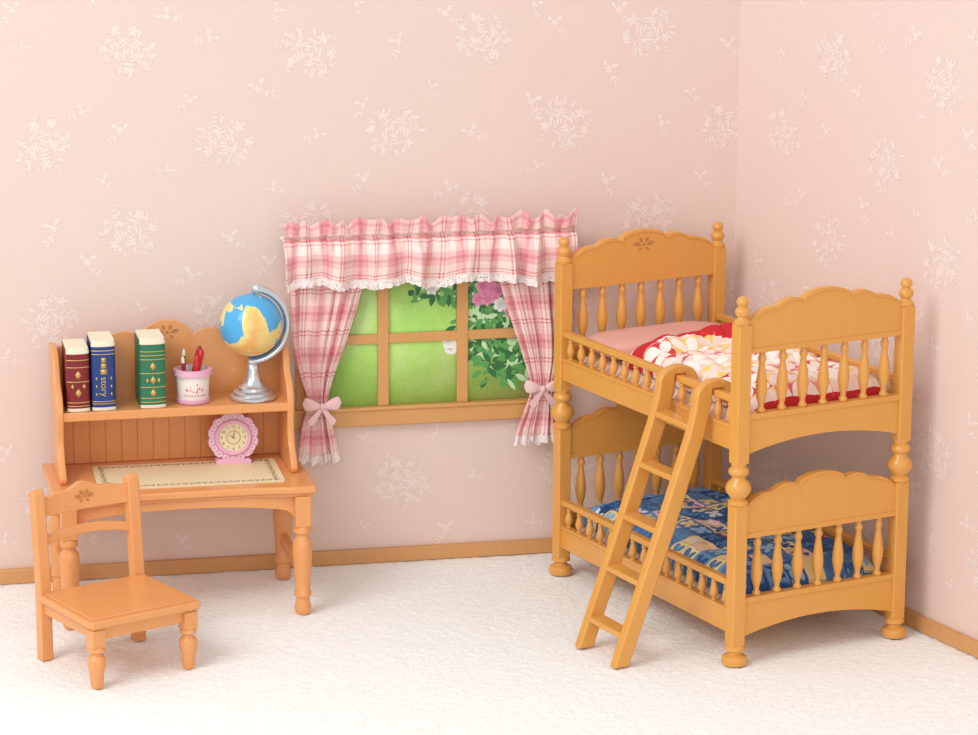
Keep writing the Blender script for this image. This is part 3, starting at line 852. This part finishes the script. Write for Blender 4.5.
# ------------------------------------------------------------------ globe
gl = empty('desk_globe', deskworld(-.208, .43, SZ), DA); tag(gl, 'blue and yellow globe on silver stand on desk shelf', 'globe')
GZ = .333; GR = .139
b = MB(); b.ball((0, 0, 0), GR, 48, 32); b.build('globe_sphere', M_GLOBE, gl, loc=(-.006, 0, GZ), rot=(.2, .35, 1.9), smooth=None)
b = MB(); arc = []
for i in range(41):
    a = radians(80-i*(175)/40); arc.append((-.006+.163*cos(a), 0, GZ+.163*sin(a)))
b.tube(arc, .0175, 12, flat=1.4); b.ball((arc[0][0], 0, arc[0][2]), (.026, .025, .025))
b.tube([(-.006+.13*cos(radians(78)), 0, GZ+.13*sin(radians(78))), (-.006+.168*cos(radians(78)), 0, GZ+.168*sin(radians(78)))], .009, 8)
b.build('meridian_arm', M_SILVER, gl, smooth=60)
b = MB(); b.lathe([(.098, 0), (.103, .005), (.103, .014), (.097, .02), (.088, .023), (.088, .034), (.080, .040), (.068, .043), (.066, .054), (.050, .064), (.038, .084), (.032, .108), (.028, .13), (.026, .150), (.012, .165), (.006, .168)], seg=36)
b.build('globe_base', M_SILVER, gl, smooth=40)

# ------------------------------------------------------------------ chair
CA = radians(35)
ch = empty('chair', (-1.605, .152, 0), CA); tag(ch, 'light orange wooden chair with carved ladder back at the desk', 'chair')
CWd, CDp = .445, .445
b = MB()
b.prism([(-.03, .0), (CWd+.03, .0), (CWd+.035, -CDp-.02), (CWd+.02, -CDp-.04), (-.03, -CDp-.04), (-.042, -CDp-.02)], 'z', .262, .29)
b.prism([(-.012, -.03), (CWd+.012, -.03), (CWd+.014, -CDp-.012), (-.02, -CDp-.012)], 'z', .289, .2965)
b.prism([(-.022, .0), (CWd+.022, .0), (CWd+.022, -CDp-.025), (-.028, -CDp-.025)], 'z', .25, .263)
b.build('seat', M_DESK, ch, bevel=.006, segs=3)
b = MB(); hh = .03
b.prism([(-hh, -hh), (hh, -hh), (hh, hh), (-hh, hh)], 'z', .175, .251)
b.lathe([(.02, 0), (.026, .012), (.03, .06), (.038, .10), (.039, .12), (.032, .135), (.023, .142), (.023, .15), (.035, .156), (.035, .168), (.028, .178)], seg=20)
fl = b.build('front_leg', M_DESK, ch, loc=(0, -CDp, 0), bevel=.003, smooth=45); inst(fl, (CWd-.015, -CDp, 0), ch)
b = MB()
c = [(.0, 0), (.0, .29), (.012, .45), (.028, .63), (.034, .69)]
pf = [(y-.026, z) for y, z in c]+[(.012, .715), (.036, .728), (.058, .715)]+[(y+.024, z) for y, z in c[::-1]]
b.prism(pf, 'x', -.027, .027)
bp = b.build('back_post', M_DESK, ch, bevel=.007, segs=3); inst(bp, (CWd, 0, 0), ch)
def posty(z):
    for (y0, z0), (y1, z1) in zip(c, c[1:]):
        if z0 <= z <= z1: return y0+(y1-y0)*(z-z0)/(z1-z0)
def slat(zc, h0, crestf, name, arch=0, carve=False):
    b = MB(); n = 30; y = posty(zc)
    lean = .09
    vs = []
    for i in range(n+1):
        t = -1+2*i/n; x = .018+(CWd-.036)*i/n; bo = .018*(1-t*t)
        zt = h0/2+crestf(t)+arch*(1-t*t); zb = -h0/2+arch*(1-t*t)
        for z, dy in ((zb, -.011), (zt, -.011), (zt, .011), (zb, .011)): vs.append((x, bo+dy+z*lean, z))
    fs = []
    for i in range(n):
        for k in range(4): fs.append((i*4+k, i*4+(k+1) % 4, (i+1)*4+(k+1) % 4, (i+1)*4+k))
    fs += [(0, 1, 2, 3), (n*4+3, n*4+2, n*4+1, n*4)]
    b.add(vs, fs)
    if carve: carving(b, CWd/2, .016, .0035, .032, .9)
    return b.build(name, [M_DESK, M_DARK], ch, loc=(0, y, zc), bevel=.004)
slat(.645, .075, lambda t: .042*math.exp(-(t/.33)**2)+.012*math.exp(-((abs(t)-.62)/.2)**2), 'top_rail', 0, True)
slat(.502, .038, lambda t: 0, 'back_slat', .022)
for x0, x1, y0, y1 in ((.02, CWd-.03, -CDp-.012, -CDp+.012), (-.012, .012, -CDp+.02, -.02), (CWd-.02, CWd+.004, -CDp+.02, -.02), (.02, CWd-.02, -.012, .012)):
    MB().box(x0, x1, y0, y1, .205, .252).build('seat_rail', M_DESK, ch, bevel=.003)

# ------------------------------------------------------------------ light & camera
w = bpy.data.worlds.new('world'); SC.world = w; w.use_nodes = True
bg = w.node_tree.nodes['Background']; bg.inputs[0].default_value = (.99, .99, .99, 1); bg.inputs[1].default_value = .76
def area(loc, target, size, power, col=(1, 1, 1)):
    ld = bpy.data.lights.new('softbox', 'AREA'); ld.shape = 'SQUARE'; ld.size = size; ld.energy = power; ld.color = col
    o = bpy.data.objects.new('softbox_light', ld); COL.objects.link(o); o.location = loc
    o.rotation_euler = (Vector(target)-Vector(loc)).to_track_quat('-Z', 'Y').to_euler(); return o
area((-5.2, -5.4, 7.4), (0.3, .6, .4), 4.8, 500, (1, .992, .98))
area((0.0, -8, 3.2), (0.2, 1, .7), 4.0, 110, (1, .985, .97))

cd = bpy.data.cameras.new('camera'); cam = bpy.data.objects.new('camera', cd); COL.objects.link(cam)
cd.sensor_width = 36; cd.lens = 3060/978*36; cd.shift_x = 59/978; cd.clip_end = 100
cam.location = (0, -12, 4.1); cam.rotation_euler = (radians(90-13.2), 0, 0)
SC.camera = cam
